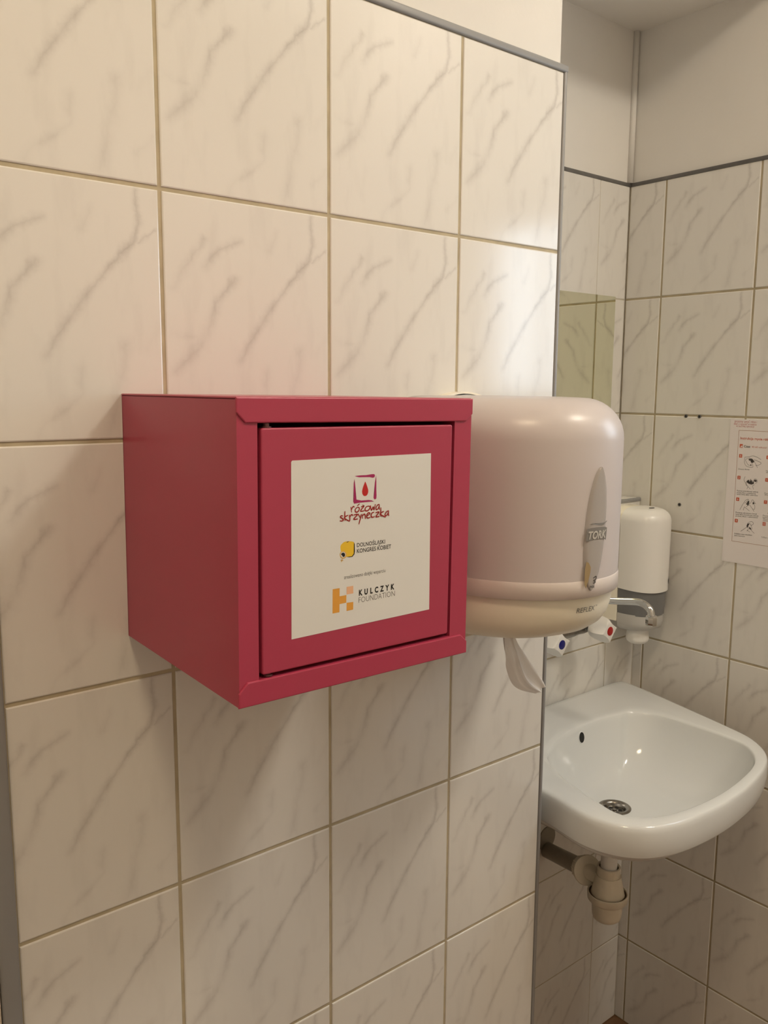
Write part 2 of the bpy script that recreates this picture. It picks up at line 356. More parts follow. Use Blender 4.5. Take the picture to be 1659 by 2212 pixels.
M = dict(
    tile=tile_mat(),
    grout=mat('grout', (0.76, 0.71, 0.60), 0.9, noise=(30, 0.25)),
    grout_white=mat('white_grout', (0.80, 0.77, 0.70), 0.9, noise=(30, 0.1)),
    plaster=mat('white_paint', (0.90, 0.885, 0.86), 0.7, bump=(60, 0.15, 0.002), noise=(6, 0.04)),
    ceiling=mat('ceiling_paint', (0.93, 0.915, 0.89), 0.8, bump=(50, 0.1, 0.002)),
    floor=mat('brown_floor', (0.50, 0.36, 0.24), 0.4, noise=(8, 0.3)),
    pvc=mat('grey_trim_plastic', (0.57, 0.57, 0.57), 0.4),
    pvc_dark=mat('dark_grey_trim_plastic', (0.43, 0.42, 0.41), 0.45, noise=(40, 0.3)),
    beige=mat('beige_door_paint', (0.85, 0.80, 0.73), 0.45, noise=(5, 0.05)),
    pink=mat('pink_powder_coat', (0.665, 0.225, 0.325), 0.28, spec=0.5, bump=(900, 0.05, 0.0004)),
    pink_edge=mat('pink_powder_coat_edge', (0.665, 0.225, 0.310), 0.25),
    steel=mat('steel_pin', (0.45, 0.30, 0.30), 0.35, 0.6),
    paper=mat('sticker_film', (0.865, 0.86, 0.845), 0.45, spec=0.35),
    magenta=mat('magenta_print', (0.68, 0.10, 0.38), 0.5, noise=(900, 0.35)),
    red=mat('red_print', (0.72, 0.08, 0.04), 0.5),
    darkred=mat('dark_red_print', (0.58, 0.08, 0.06), 0.5),
    yellow=mat('yellow_print', (0.90, 0.74, 0.16), 0.5),
    gold=mat('gold_print', (0.86, 0.68, 0.34), 0.5),
    amber=mat('amber_print', (0.86, 0.61, 0.24), 0.5),
    peach=mat('peach_print', (0.90, 0.70, 0.55), 0.5),
    black=mat('black_print', (0.05, 0.045, 0.04), 0.5),
    grey_print=mat('grey_print', (0.36, 0.35, 0.33), 0.5),
    ceramic=mat('white_ceramic', (0.86, 0.868, 0.865), 0.10, spec=0.55, bump=(9, 0.03, 0.002)),
    chrome=mat('chrome', (0.80, 0.80, 0.79), 0.10, 1.0, bump=(60, 0.05, 0.0005)),
    chrome_dull=mat('worn_chrome', (0.62, 0.60, 0.57), 0.25, 1.0, noise=(80, 0.35)),
    dark=mat('dark_hole', (0.03, 0.03, 0.03), 0.6),
    white_plastic=mat('white_plastic', (0.90, 0.89, 0.87), 0.28),
    cream_plastic=mat('cream_plastic', (0.945, 0.92, 0.85), 0.33, bump=(300, 0.03, 0.0004)),
    pale_plastic=mat('aged_white_plastic', (0.90, 0.865, 0.79), 0.35, noise=(25, 0.15)),
    grey_pipe=mat('grey_pipe_plastic', (0.56, 0.53, 0.47), 0.4),
    smoke=mat('smoky_grey_plastic', (0.44, 0.44, 0.44), 0.25),
    light_grey=mat('light_grey_plastic', (0.74, 0.73, 0.71), 0.3),
    red_plastic=mat('red_disc', (0.66, 0.05, 0.05), 0.3),
    blue_plastic=mat('blue_disc', (0.04, 0.06, 0.42), 0.3),
    sheet=mat('laminated_paper', (0.91, 0.885, 0.88), 0.35),
    orange=mat('orange_print', (0.78, 0.36, 0.24), 0.5),
    orange_line=mat('thin_orange_line', (0.72, 0.56, 0.48), 0.5),
    rose=mat('rose_print', (0.80, 0.52, 0.52), 0.5),
    ink=mat('grey_ink', (0.30, 0.28, 0.27), 0.5),
    roll=mat('paper_roll', (0.80, 0.76, 0.70), 0.9),
    brown=mat('brown_core', (0.62, 0.54, 0.40), 0.5),
    lens_plastic=mat('clear_window_plastic', (0.66, 0.64, 0.63), 0.07, spec=0.6),
    mark=mat('grey_mark_print', (0.50, 0.49, 0.48), 0.4),
    gasket=mat('brown_gasket', (0.35, 0.28, 0.18), 0.7),
    mirror=mat('mirror_glass', (0.965, 0.975, 0.90), 0.015, 1.0, bump=(3, 0.02, 0.001)),
    mirror_edge=mat('mirror_edge', (0.45, 0.46, 0.36), 0.2),
)

def translucent_mat(name, col, see, rough, tint):
    m = mat(name, col, rough, spec=0.5)
    nt = m.node_tree
    b = nt.nodes['Principled BSDF']
    out = nt.nodes['Material Output']
    rf = nt.nodes.new('ShaderNodeBsdfRefraction')
    rf.inputs['Color'].default_value = (*tint, 1)
    rf.inputs['IOR'].default_value = 1.02
    rf.inputs['Roughness'].default_value = 0.45
    tl = nt.nodes.new('ShaderNodeBsdfTranslucent')
    tl.inputs['Color'].default_value = (*tint, 1)
    m1 = nt.nodes.new('ShaderNodeMixShader')
    m1.inputs[0].default_value = 0.5
    nt.links.new(rf.outputs[0], m1.inputs[1])
    nt.links.new(tl.outputs[0], m1.inputs[2])
    m2 = nt.nodes.new('ShaderNodeMixShader')
    m2.inputs[0].default_value = see
    nt.links.new(b.outputs[0], m2.inputs[1])
    nt.links.new(m1.outputs[0], m2.inputs[2])
    nt.links.new(m2.outputs[0], out.inputs[0])
    return m
M['frost'] = translucent_mat('frosted_plastic', (0.87, 0.84, 0.84), 0.23, 0.30, (0.95, 0.925, 0.93))
M['lip'] = mat('frosted_plastic_edge', (0.87, 0.835, 0.82), 0.3)
M['tissue'] = translucent_mat('thin_tissue', (0.90, 0.885, 0.87), 0.35, 0.9, (0.95, 0.93, 0.92))

# ================================================================ structure
def tile_mesh(u0, u1, v0, v1, g=0.002, gx=None):
    gx = g if gx is None else gx
    a, b, c, d = u0 + gx, u1 - gx, v0 + g, v1 - g
    loops = []
    for i, y in ((0, 0.006), (0, 0.0010), (0.0004, 0.0004), (0.0014, 0.0)):
        loops.append([(a + i, y, c + i), (b - i, y, c + i), (b - i, y, d - i), (a + i, y, d - i)])
    bm = loft(bmesh.new(), loops, True, False, True)
    bmesh.ops.recalc_face_normals(bm, faces=bm.faces)
    me = bpy.data.meshes.new('tile')
    bm.to_mesh(me)
    bm.free()
    me.materials.append(M['tile'])
    return me

FULL = {}
def tile(parent, org, rz, u0=0.0, u1=W, v0=0.0, v1=H, g=0.002, gx=None, rx=0.0):
    """one tile; org is the lower left corner of the uncut tile"""
    key = tuple(round(k, 4) for k in (u0, u1, v0, v1, g, gx or g))
    if key not in FULL:
        FULL[key] = tile_mesh(u0, u1, v0, v1, g, gx)
    o = bpy.data.objects.new('tile', FULL[key])
    S.collection.objects.link(o)
    o.location = org
    o.rotation_euler = (rx, 0, rz)
    o.parent = parent
    return o

def rows(top, bottom):
    """tile rows between two heights: (row base, cut low, cut high)"""
    out = []
    j = math.floor((bottom) / H) - 1
    while j * H < top:
        lo, hi = max(bottom, j * H) - j * H, min(top, (j + 1) * H) - j * H
        if hi - lo > 0.006:
            out.append((j * H, lo, hi))
        j += 1
    return out

# ---- left wall: a thick pier whose tiled face carries the cabinet and the towel dispenser
bm = bmesh.new()
box(bm, XL, XE - 0.006, 0.006, 0.33, FLOOR, CEIL)
wl = struct('wall_left', bm, M['plaster'])
struct('grout_bed', BX(XL + .001, XE - 0.004, 0.0014, 0.007, FLOOR, TOPZ - .001), M['grout'], wl)
for z, lo, hi in rows(TOPZ, FLOOR):
    for i in (-1, 0, 1, 2):
        tile(wl, (i * W, 0, z), 0, u0=(W + XL if i == -1 else 0), u1=(XE - 2 * W - 0.003 if i == 2 else W), v0=lo, v1=hi)
# side of the pier inside the recess
struct('grout_bed', BX(XE - 0.0065, XE - 0.0045, 0.006, YB, FLOOR, TOPZ), M['grout'], wl)
for z, lo, hi in rows(TOPZ, FLOOR):
    for i in (0, 1):
        tile(wl, (XE - 0.0015, 0.006 + i * W, z), math.pi / 2, u1=(W if i == 0 else YB - 0.008 - W), v0=lo, v1=hi)
# ---- back wall of the recess (upper part) and the boxed ledge in front of its lower part
wb = struct('wall_back', BX(XE - 0.1, XR + 0.1, YB + 0.004, YB + 0.12, FLOOR, CEIL), M['plaster'])
struct('grout_bed', BX(XE, XR, YB + 0.0012, YB + 0.005, LEDGE - .05, 0.2335), M['grout_white'], wb)
X1 = 1.1105
for z, lo, hi in rows(0.2335, LEDGE - .03):
    for k in (1, 2, 3):
        x0 = X1 - k * W
        tile(wb, (x0, YB, z), 0, u0=max(0, XE - x0), v0=lo, v1=hi, g=0.0012, gx=0.0008)
    tile(wb, (X1, YB, z), 0, u1=XR - X1 - 0.001, v0=lo, v1=hi, g=0.0012, gx=0.0008)
wg = struct('wall_ledge', BX(XE, XR, YL + 0.004, YB + 0.003, FLOOR, LEDGE - 0.006), M['plaster'])
struct('grout_bed', BX(XE, XR, YL + 0.0014, YL + 0.005, FLOOR, LEDGE - 0.006), M['grout'], wg)
for z, lo, hi in rows(LEDGE - 0.004, FLOOR):
    for k in (1, 2, 3):
        x0 = X1 - k * W - 0.002
        tile(wg, (x0, YL, z), 0, u0=max(0, XE - x0), v0=lo, v1=hi, g=0.0014, gx=0.001)
    tile(wg, (X1 - 0.002, YL, z), 0, u1=XR - X1 + 0.001, v0=lo, v1=hi, g=0.0014, gx=0.001)
for k in (1, 2, 3):
    x0 = X1 - k * W
    tile(wg, (x0, YL + 0.006, LEDGE), 0, u0=max(0, XE - x0), v1=YB - YL - 0.006, rx=-math.pi / 2)
tile(wg, (X1, YL + 0.006, LEDGE), 0, u1=XR - X1 - 0.001, v1=YB - YL - 0.006, rx=-math.pi / 2)
# ---- right wall with the window opening
G = 0.2417
WY0, WY1, WZ0, WZ1 = G - 5 * W, G - 3 * W, -H, 0.2335
YN = -1.9
bm = bmesh.new()
for y0, y1, z0, z1 in ((WY1, YB + .1, FLOOR, CEIL), (YN, WY0, FLOOR, CEIL), (WY0, WY1, FLOOR, WZ0), (WY0, WY1, WZ1, CEIL)):
    box(bm, XR + 0.006, XR + 0.12, y0, y1, z0, z1)
wr = struct('wall_right', bm, M['plaster'])
bm = bmesh.new()
for y0, y1, z0, z1 in ((WY1, YB, FLOOR, 0.2335), (YN, WY0, FLOOR, 0.2335), (WY0, WY1, FLOOR, WZ0)):
    box(bm, XR + 0.0014, XR + 0.007, y0, y1, z0, z1)
struct('grout_bed', bm, M['grout'], wr)
for z, lo, hi in rows(0.2335, FLOOR):
    for k in range(-1, 10):
        y0 = G - k * W
        if y0 - W < YN:
            continue
        if z > WZ0 - .01 and WY0 - .01 < y0 - W and y0 < WY1 + .01:
            continue
        u0 = W - (YB - G) if k == -1 else 0
        tile(wr, (XR, y0, z), -math.pi / 2, u0=u0, v0=lo, v1=hi)
for y, z in ((0.1681, -0.2423), (0.1381, -0.2424), (0.1713, -0.4245)):
    pl = bmesh.new()
    lathe(pl, (XR - 0.0012, y, z), (1, 0, 0), [(0, 0.0022), (0, 0.0036), (0.005, 0.0036)], 14, False)
    p = struct('wall_plug', pl, M['pvc_dark'], wr)
    p['label'] = 'small grey wall plug'
    h_ = bmesh.new()
    lathe(h_, (XR - 0.0004, y, z), (1, 0, 0), [(0, 0.0023), (0.001, 0.0023)], 12)
    struct('plug_hole', h_, M['dark'], p)
# ---- window (beside the camera, outside the frame)
wf = bmesh.new()
for y0, y1, z0, z1 in ((WY0, WY0 + .045, WZ0, WZ1), (WY1 - .045, WY1, WZ0, WZ1), (WY0 + .045, WY1 - .045, WZ0, WZ0 + .045), (WY0 + .045, WY1 - .045, WZ1 - .045, WZ1), ((WY0 + WY1) / 2 - .02, (WY0 + WY1) / 2 + .02, WZ0 + .045, WZ1 - .045)):
    box(wf, XR + 0.01, XR + 0.05, y0, y1, z0, z1)
win = struct('window_1', wf, M['white_plastic'])
M['pane'] = mat('frosted_daylit_pane', (0.8, 0.85, 0.9), 0.3, emit=(WINDOW_C, WINDOW_E))
for a, b in ((WY0 + .045, (WY0 + WY1) / 2 - .02), ((WY0 + WY1) / 2 + .02, WY1 - .045)):
    struct('pane', BX(XR + 0.026, XR + 0.032, a, b, WZ0 + .045, WZ1 - .045), M['pane'], win)
# ---- ceiling, floor, the walls behind the camera, the door frame at the far left
struct('ceiling', BX(-1.3, XR + .12, YN - .1, YB + .12, CEIL, CEIL + .1), M['ceiling'])
struct('ceiling_soffit', BX(XE - .006, XR + .006, SOFFIT_Y, YB + .004, SOFFIT, CEIL), M['ceiling'])   # lowered ceiling over the sink recess
struct('floor', BX(-1.3, XR + .12, YN - .1, YB + .12, FLOOR - .1, FLOOR), M['floor'])
struct('wall_front', BX(-1.3, XR + .12, YN - .1, YN, FLOOR, CEIL), M['plaster'])
struct('wall_side', BX(-1.3, -1.2, YN, .1, FLOOR, CEIL), M['plaster'])
dr = struct('door_1', BX(-1.2, -0.255, 0.03, 0.07, FLOOR, CEIL), M['beige'])
fr = bmesh.new()
box(fr, -0.265, -0.187, -0.004, 0.07, FLOOR, CEIL, bev=0.004, seg=2)
struct('door_frame', fr, M['beige'], dr, smooth=True, angle=40)
# ---- trims
def trim(n, bm_, m_='pvc'):
    return struct('trim_%d' % n, bm_, M[m_], smooth=True, angle=40)
bm = bmesh.new()
box(bm, -0.1868, XL + 0.0005, -0.0045, 0.012, FLOOR, CEIL, bev=0.003, seg=3)
trim(1, bm)
bm = bmesh.new()
box(bm, XE - 0.0035, XE + 0.0025, -0.0012, 0.0085, FLOOR, TOPZ + .004, bev=0.0022, seg=3)
trim(2, bm)
bm = bmesh.new()
box(bm, XL, XE + 0.0035, -0.0022, 0.008, TOPZ - 0.0008, TOPZ + 0.0085, bev=0.0025, seg=3)
trim(3, bm)
bm = bmesh.new()
box(bm, XE, XR - 0.001, YB - 0.0015, YB + 0.006, 0.2305, 0.2385, bev=0.0015, seg=2)
trim(4, bm, 'pvc_dark')
bm = bmesh.new()
box(bm, XR - 0.0015, XR + 0.006, YN, YB - 0.001, 0.2305, 0.2385, bev=0.0015, seg=2)
trim(5, bm, 'pvc_dark')
bm = bmesh.new()
box(bm, XE, XR - 0.001, YL - 0.002, YL + 0.007, LEDGE - 0.0075, LEDGE + 0.0005, bev=0.002, seg=2)
trim(6, bm)
# painted pipe running up the corner above the tiles
bm = bmesh.new()
tube(bm, [(XR - 0.001, YB + 0.001, 0.239), (XR - 0.001, YB + 0.001, SOFFIT)], 0.0065, 14)
struct('trim_7', bm, M['plaster'], smooth=True)

# ================================================================ ceiling lamp (above, outside the frame)
for (pos_, LAMP_R, LAMP_E, LAMP_C), where in zip(LAMPS, ('on the ceiling in front of the sink recess', 'on the ceiling near the door side')):
    lp = thing('ceiling_lamp', 'round flush lamp with a glowing diffuser ' + where, 'lamp', pos_)
    bm = lathe(bmesh.new(), (0, 0, 0), (0, 0, -1), [(0, LAMP_R + .02), (0.03, LAMP_R + .02), (0.045, LAMP_R + .008), (0.045, LAMP_R), (0.02, LAMP_R)], 40)
    obj('housing', bm, M['white_plastic'], lp, True, angle=40)
    glow = mat('lamp_diffuser', (0.9, 0.9, 0.85), 0.5, emit=(LAMP_C, LAMP_E))
    bm = lathe(bmesh.new(), (0, 0, 0), (0, 0, -1), [(0.03, LAMP_R), (0.05, LAMP_R), (0.062, LAMP_R * .9), (0.075, LAMP_R * .55), (0.08, LAMP_R * .1)], 40)
    obj('diffuser', bm, glow, lp, True)

# ================================================================ pink cabinet
CB = thing('wall_cabinet', 'pink steel wall cabinet with a white sticker on its hinged door', 'cabinet', (0.08, 0, -0.4445), (0, math.radians(0.5), 0))
x0, x1, zt, D = -0.1275, 0.1252, 0.2465, 0.2216
yF = -D
t = 0.0012
bm = bmesh.new()   # folded shell open at the front
def wedge(bm, pts):
    vs = [bm.verts.new(p) for p in pts]
    for q in ((0, 1, 2, 3), (7, 6, 5, 4), (0, 4, 5, 1), (1, 5, 6, 2), (2, 6, 7, 3), (3, 7, 4, 0)):
        bm.faces.new([vs[i] for i in q])
zb = 0.009   # the floor of the cabinet rises a little towards the wall
wedge(bm, [(x0, yF + .0012, 0), (x0 + t, yF + .0012, 0), (x0 + t, 0, zb), (x0, 0, zb), (x0, yF + .0012, zt - .001), (x0 + t, yF + .0012, zt - .001), (x0 + t, 0, zt - .001), (x0, 0, zt - .001)])
wedge(bm, [(x1 - t, yF + .0012, 0), (x1, yF + .0012, 0), (x1, 0, zb), (x1 - t, 0, zb), (x1 - t, yF + .0012, zt - .001), (x1, yF + .0012, zt - .001), (x1, 0, zt - .001), (x1 - t, 0, zt - .001)])
wedge(bm, [(x0, yF + .0012, -t), (x1, yF + .0012, -t), (x1, 0, zb - t), (x0, 0, zb - t), (x0, yF + .0012, 0), (x1, yF + .0012, 0), (x1, 0, zb), (x0, 0, zb)])
wedge(bm, [(x0, -0.0015, zb), (x1, -0.0015, zb), (x1, 0, zb), (x0, 0, zb), (x0, -0.0015, zt), (x1, -0.0015, zt), (x1, 0, zt), (x0, 0, zt)])
obj('body', bm, M['pink'], CB)
bm = BX(x0 - .0004, x1 + .0004, yF + .0008, 0, zt - .0006, zt + .0012, bev=0.0006)
obj('top_panel', bm, M['pink'], CB)

def plate(pts, ya, yb, bev=0.0005):
    bm = bmesh.new()
    a = [bm.verts.new((x, ya, z)) for x, z in pts]
    b = [bm.verts.new((x, yb, z)) for x, z in pts]
    f = bm.faces.new(a)
    bm.faces.new(b[::-1])
    n = len(pts)
    for i in range(n):
        bm.faces.new((a[i], b[i], b[(i + 1) % n], a[(i + 1) % n]))
    bmesh.ops.recalc_face_normals(bm, faces=bm.faces)
    if bev:
        bmesh.ops.bevel(bm, geom=[e for e in bm.edges if all(abs(v.co.y - ya) < 1e-7 for v in e.verts)], offset=bev, segments=2, affect='EDGES', profile=0.5)
    return bm
xs0, xs1 = -0.1092, 0.1036
obj('stile', plate([(x0, 0.001), (xs0, 0.001), (xs0, zt - .002), (x0, zt - .002)], yF, yF + .0012, 0), M['pink'], CB)
obj('stile', plate([(xs1, 0.001), (x1, 0.001), (x1, zt - .002), (xs1, zt - .002)], yF, yF + .0012, 0), M['pink'], CB)
# inner folds of the frame
bm = bmesh.new()
for q in ((xs0 - .0012, xs0, 0.019, 0.2275), (xs1, xs1 + .0012, 0.019, 0.2275)):
    box(bm, q[0], q[1], yF + .0006, yF + .018, q[2], q[3])
for q in ((xs0, xs1, 0.0178, 0.019), (xs0, xs1, 0.2272, 0.2284)):
    box(bm, q[0], q[1], yF + .0004, yF + .018, q[2], q[3])
obj('frame_fold', bm, M['pink'], CB)
obj('top_rail', plate([(-0.1285, zt + .0008), (-0.1285, 0.2356), (-0.1205, 0.2274), (0.1172, 0.2262), (0.1256, 0.2330), (0.1256, zt + .0008)], yF - .0016, yF - .0001, 0.0010), M['pink'], CB)
obj('bottom_rail', plate([(-0.1286, -0.0012), (0.1258, -0.0012), (0.1258, 0.0108), (0.1172, 0.0186), (-0.1206, 0.0192), (-0.1286, 0.0110)], yF - .0016, yF - .0001, 0.0010), M['pink'], CB)
dz0, dz1, dx0, dx1 = 0.0222, 0.2232, -0.1060, 0.1005
def roundrect(xa, xb, za, zb_, r, n=4):
    o_ = []
    for cx, cz, a0 in ((xb - r, zb_ - r, 0), (xa + r, zb_ - r, 90), (xa + r, za + r, 180), (xb - r, za + r, 270)):
        for k in range(n + 1):
            a = math.radians(a0 + 90 * k / n)
            o_.append((cx + r * math.cos(a), cz + r * math.sin(a)))
    return o_
DOOR = obj('door', plate(roundrect(dx0, dx1, dz0, dz1, 0.0022), yF - .0004, yF + .012, 0.0012), M['pink'], CB)
for z in (0.2232, 0.0198):
    bm = lathe(bmesh.new(), (-0.0985, yF + .0045, z), (0, 0, 1), [(0, 0.0042), (0.0012, 0.0042), (0.0012, 0.0026), (0.0036, 0.0026)], 16)
    obj('hinge_pin', bm, M['steel'], DOOR)
# sticker on the door and its print
yS = yF - .0004
put = lambda u, v, off: (u * MM, yS - off, v * MM)
ST = DATA['sticker']
bm = bmesh.new()
sp = [(ST[0][0], ST[0][1] - 1.2), (ST[0][0] + 1.0, ST[0][1])] + [tuple(p) for p in ST[1:]]
f = bm.faces.new([bm.verts.new(put(u, v, 0.00025)) for u, v in sp])
r = bmesh.ops.extrude_face_region(bm, geom=[f])
bmesh.ops.translate(bm, verts=[g for g in r['geom'] if isinstance(g, bmesh.types.BMVert)], vec=(0, 0.0002, 0))
STK = obj('sticker', bm, M['paper'], CB)
STK['label'] = 'white printed sticker'
def printed(name, m_, fn, off=0.00032, parent=None, label=None):
    bm = bmesh.new()
    fn(bm, off)
    o = obj(name, bm, M[m_], parent or STK)
    if label:
        o['label'] = label
    return o
printed('brush_frame', 'magenta', lambda b, o: [poly(b, q, put, o) for q in DATA['frame']], label='magenta brushed square')
printed('drop', 'red', lambda b, o: poly(b, DATA['drop'], put, o), label='red drop')
printed('lettering', 'darkred', lambda b, o: [stroke(b, q, 1.18, put, o + 0.00001 * i, True) for i, q in enumerate(DATA['rozowa'] + DATA['skrzyneczka'])], label='dark red handwritten words')
printed('emblem', 'yellow', lambda b, o: poly(b, crom(DATA['blob'], 4), put, o), label='yellow rounded emblem')
printed('emblem_shadow', 'black', lambda b, o: (poly(b, DATA['blobshadow'], put, o), poly(b, DATA['dash'], put, o + .0001)), 0.00036)
printed('emblem_ring', 'gold', lambda b, o: (poly(b, DATA['ring'], put, o), [poly(b, q, put, o) for q in DATA['cross']]), 0.0004)
printed('ring_face', 'paper', lambda b, o: poly(b, DATA['ringface'], put, o), 0.00044)
printed('head', 'black', lambda b, o: poly(b, DATA['head'], put, o), 0.00048)
T = DATA['txt']
def word(k, s, ref, bold=0.0, sp_=1.0, sh=0.0):
    a, b, c = T[k]
    return lambda bm, o: text(bm, s, a[0], b[0], a[1], c[1] - a[1], put, o, ref, bold, sp_, sh, b[1] - a[1])
printed('lettering', 'black', lambda b, o: (word('dol', 'DOLNOŚLĄSKI', 'H', 0.012)(b, o), word('kon', 'KONGRES KOBIET', 'H', 0.012)(b, o), stroke(b, [(14.2, 118.6), (13.6, 117.7), (14.6, 117.5)], 0.45, put, o)))
printed('lettering', 'grey_print', lambda b, o: (word('zre', 'zrealizowano dzięki wsparciu', 'x')(b, o), stroke(b, [(3.3, 92.4), (2.9, 91.7), (3.6, 91.6)], 0.3, put, o)))
printed('logo_blocks', 'amber', lambda b, o: [poly(b, q, put, o) for q in DATA['ksq']], label='amber blocks of the logo')
printed('logo_block', 'peach', lambda b, o: [poly(b, q, put, o) for q in DATA['kpink']], label='peach block of the logo')
printed('lettering', 'black', word('kul', 'KULCZYK', 'H', 0.045, 1.9))
printed('lettering', 'grey_print', word('fou', 'FOUNDATION', 'H', -0.012, 1.0))

# ================================================================ paper towel dispenser
DX, DA, DB, DY = 0.40, 0.12, 0.14, -0.09
def dplan(s, z, back=0.0, n=40):
    """D-shaped outline, shrunk towards the wall line by s"""
    P = [(-DA, 0), (-DA, -0.03), (-DA, -0.06)] + [(-DA * math.cos(a), DY - DB * math.sin(a)) for a in [math.pi * k / n for k in range(n + 1)]] + [(DA, -0.06), (DA, -0.03), (DA, 0)]
    return [(DX + x * s[0], -back + (y + 0.0) * s[1] * 1.0, z) for x, y in P]
TD = thing('paper_towel_dispenser', 'frosted centrefeed paper towel dispenser with a cream base on the tiled wall', 'dispenser', (DX, 0, -0.505))
o0 = (-DX, 0, 0.505)
R_, ZT = 0.046, -0.1985
prof = []
for z in (-0.4155, -0.413, -0.40, -0.36, -0.32, -0.28, ZT - R_):
    prof.append((1.0 if z > -0.414 else 0.992, z))
loops = [dplan((s, s), z, 0.004) for s, z in prof]
for k in range(1, 11):
    a = math.radians(90 * k / 10)
    d = R_ * (1 - math.cos(a))
    loops.append(dplan(((DA - d) / DA, (0.23 - d) / 0.23), ZT - R_ + R_ * math.sin(a), 0.004))
for q in (0.55, 0.4, 0.2, 0.03):
    loops.append(dplan((q, 0.23 - R_ and q * 1.25 if q < .5 else 0.7), ZT + 0.0012 * (1 - q), 0.004))
cover_bm = loft(bmesh.new(), loops, False)
me = shift(cover_bm, o0)
COV = obj('cover', me, M['frost'], TD, True)
sol = COV.modifiers.new('thickness', 'SOLIDIFY')
sol.thickness = 0.003
sol.offset = -1
# lower lip of the cover, a denser band
lp2 = [dplan((s, s), z, 0.004) for s, z in ((0.995, -0.4170), (1.003, -0.4160), (1.003, -0.3985), (1.0005, -0.3970))]
obj('cover_lip', shift(loft(bmesh.new(), lp2, False), o0), M['lip'], TD, True)
# cream base
lps = []
for s, z in ((0.972, -0.4080), (0.972, -0.4200), (0.966, -0.434), (0.950, -0.446), (0.918, -0.4565), (0.87, -0.4645), (0.79, -0.4715), (0.68, -0.4770), (0.50, -0.4810), (0.30, -0.4825), (0.12, -0.4825)):
    lps.append(dplan((s, s), z, 0.004))
BASE = obj('base', shift(loft(bmesh.new(), lps, False, False, True), o0), M['cream_plastic'], TD, True)
# rear shell: the rim that shows under and beside the base
lps = []
for s, z in ((1.0, -0.408), (1.0, -0.438), (0.985, -0.455), (0.94, -0.470), (0.85, -0.481), (0.7, -0.486)):
    lps.append([(DX + (x - DX) * s, y, z) for x, y, _ in [(DX - 0.119, 0, 0), (DX - 0.119, -0.02, 0), (DX - 0.117, -0.05, 0), (DX - 0.110, -0.078, 0), (DX - 0.09, -0.090, 0), (DX, -0.092, 0), (DX + 0.09, -0.090, 0), (DX + 0.110, -0.078, 0), (DX + 0.117, -0.05, 0), (DX + 0.119, -0.02, 0), (DX + 0.119, 0, 0)]])
obj('rear_shell', shift(loft(bmesh.new(), lps, False, False, True), o0), M['cream_plastic'], TD, True)
bp = bmesh.new()
box(bp, DX - 0.100, DX + 0.078, -0.010, 0.0, -0.47, -0.2003, bev=0.004, seg=3)
BPL = obj('back_plate', shift(bp, o0), M['cream_plastic'], TD, True, angle=40)
# latch arch on top of the back plate
lt = bmesh.new()
arc = [(DX - 0.047 + 0.094 * k / 16, -0.2025 + 0.0095 * math.sin(math.pi * k / 16)) for k in range(17)]
loft(lt, [[(x, 0.0, z - .003) for x, z in arc], [(x, 0.0, z) for x, z in arc], [(x, -0.016, z) for x, z in arc], [(x, -0.016, z - .0025) for x, z in arc], [(x, -0.002, z - .0025) for x, z in arc]], False)
obj('latch', shift(lt, o0), M['cream_plastic'], TD, True, angle=40)
lt = bmesh.new()
arc = [(DX - 0.036 + 0.078 * k / 16, -0.2045 + 0.0080 * math.sin(math.pi * k / 16)) for k in range(17)]
loft(lt, [[(x, -0.0165, z) for x, z in arc], [(x, -0.0165, -0.206) for x, z in arc]], False)
obj('latch_recess', shift(lt, o0), M['light_grey'], TD)
# paper roll inside
bm = lathe(bmesh.new(), (DX, -0.112, -0.405), (0, 0, 1), [(0, 0.03), (0, 0.088), (0.155, 0.088), (0.155, 0.03)], 40)
obj('paper_roll', shift(bm, o0), M['roll'], TD, True, angle=40)
# window strip on the front of the cover
def dput(u, v, off):
    x = (u + UC - 9.0 * max(0, (-272 - v) / 136) ** 1.5) * MM
    x = max(-0.119, min(0.119, x))
    y = DY - DB * math.sqrt(1 - (x / DA) ** 2) - 0.004
    n = Vector((x / DA ** 2, (y - DY) / DB ** 2, 0)).normalized()
    return (x + n.x * off, y + n.y * off, v * MM + 0.505)
zc, zh = -0.3400, 0.0680
UC = -6.5
def half(v):
    q = max(-1, min(1, (v - zc) / zh))
    return 0.0160 * (1 - abs(q) ** 2.3) ** 0.62
N = 28
bmw = bmesh.new()
grid = []
for i in range(N + 1):
    v = zc + zh * math.sin(math.pi * (i / N - 0.5))
    hw = max(half(v), 0.0006)
    row = []
    for j in range(13):
        q = -1 + 2 * j / 12
        off = 0.0028 * (1 - abs(q) ** 6) + 0.0001
        p = dput(q * hw / MM, v / MM, off)
        row.append(p)
    grid.append(row)
loft(bmw, grid, False)
WINS = obj('window_strip', bmw, M['lens_plastic'], TD, True)
WINS['label'] = 'glossy clear strip'
def wprint(name, m_, fn, off=0.0032):
    bm = bmesh.new()
    fn(bm, off)
    return obj(name, bm, M[m_], WINS)
def swoosh(b, o):
    top = [(-13.5, -334.3), (-9, -332.9), (-4, -332.9), (1, -333.9), (6, -334.3), (10.5, -333.2), (13.6, -331.2)]
    bot = [(13.6, -332.6), (9, -335.4), (5, -336.1), (0, -335.5), (-5, -334.2), (-9, -333.8)]
    poly(b, top + bot, dput, o)
def logo_plate(b, o):
    # dark plate bent with the strip
    cols = [-15.2 + 30.0 * k / 10 for k in range(11)]
    bt = [[b.verts.new(dput(u, v + 1.0 * math.sin((u + 15) / 30 * math.pi) - (0.9 if u > 13 else 0), o)) for u in cols] for v in (-352.2, -338.6)]
    for i in range(10):
        b.faces.new((bt[0][i], bt[0][i + 1], bt[1][i + 1], bt[1][i]))
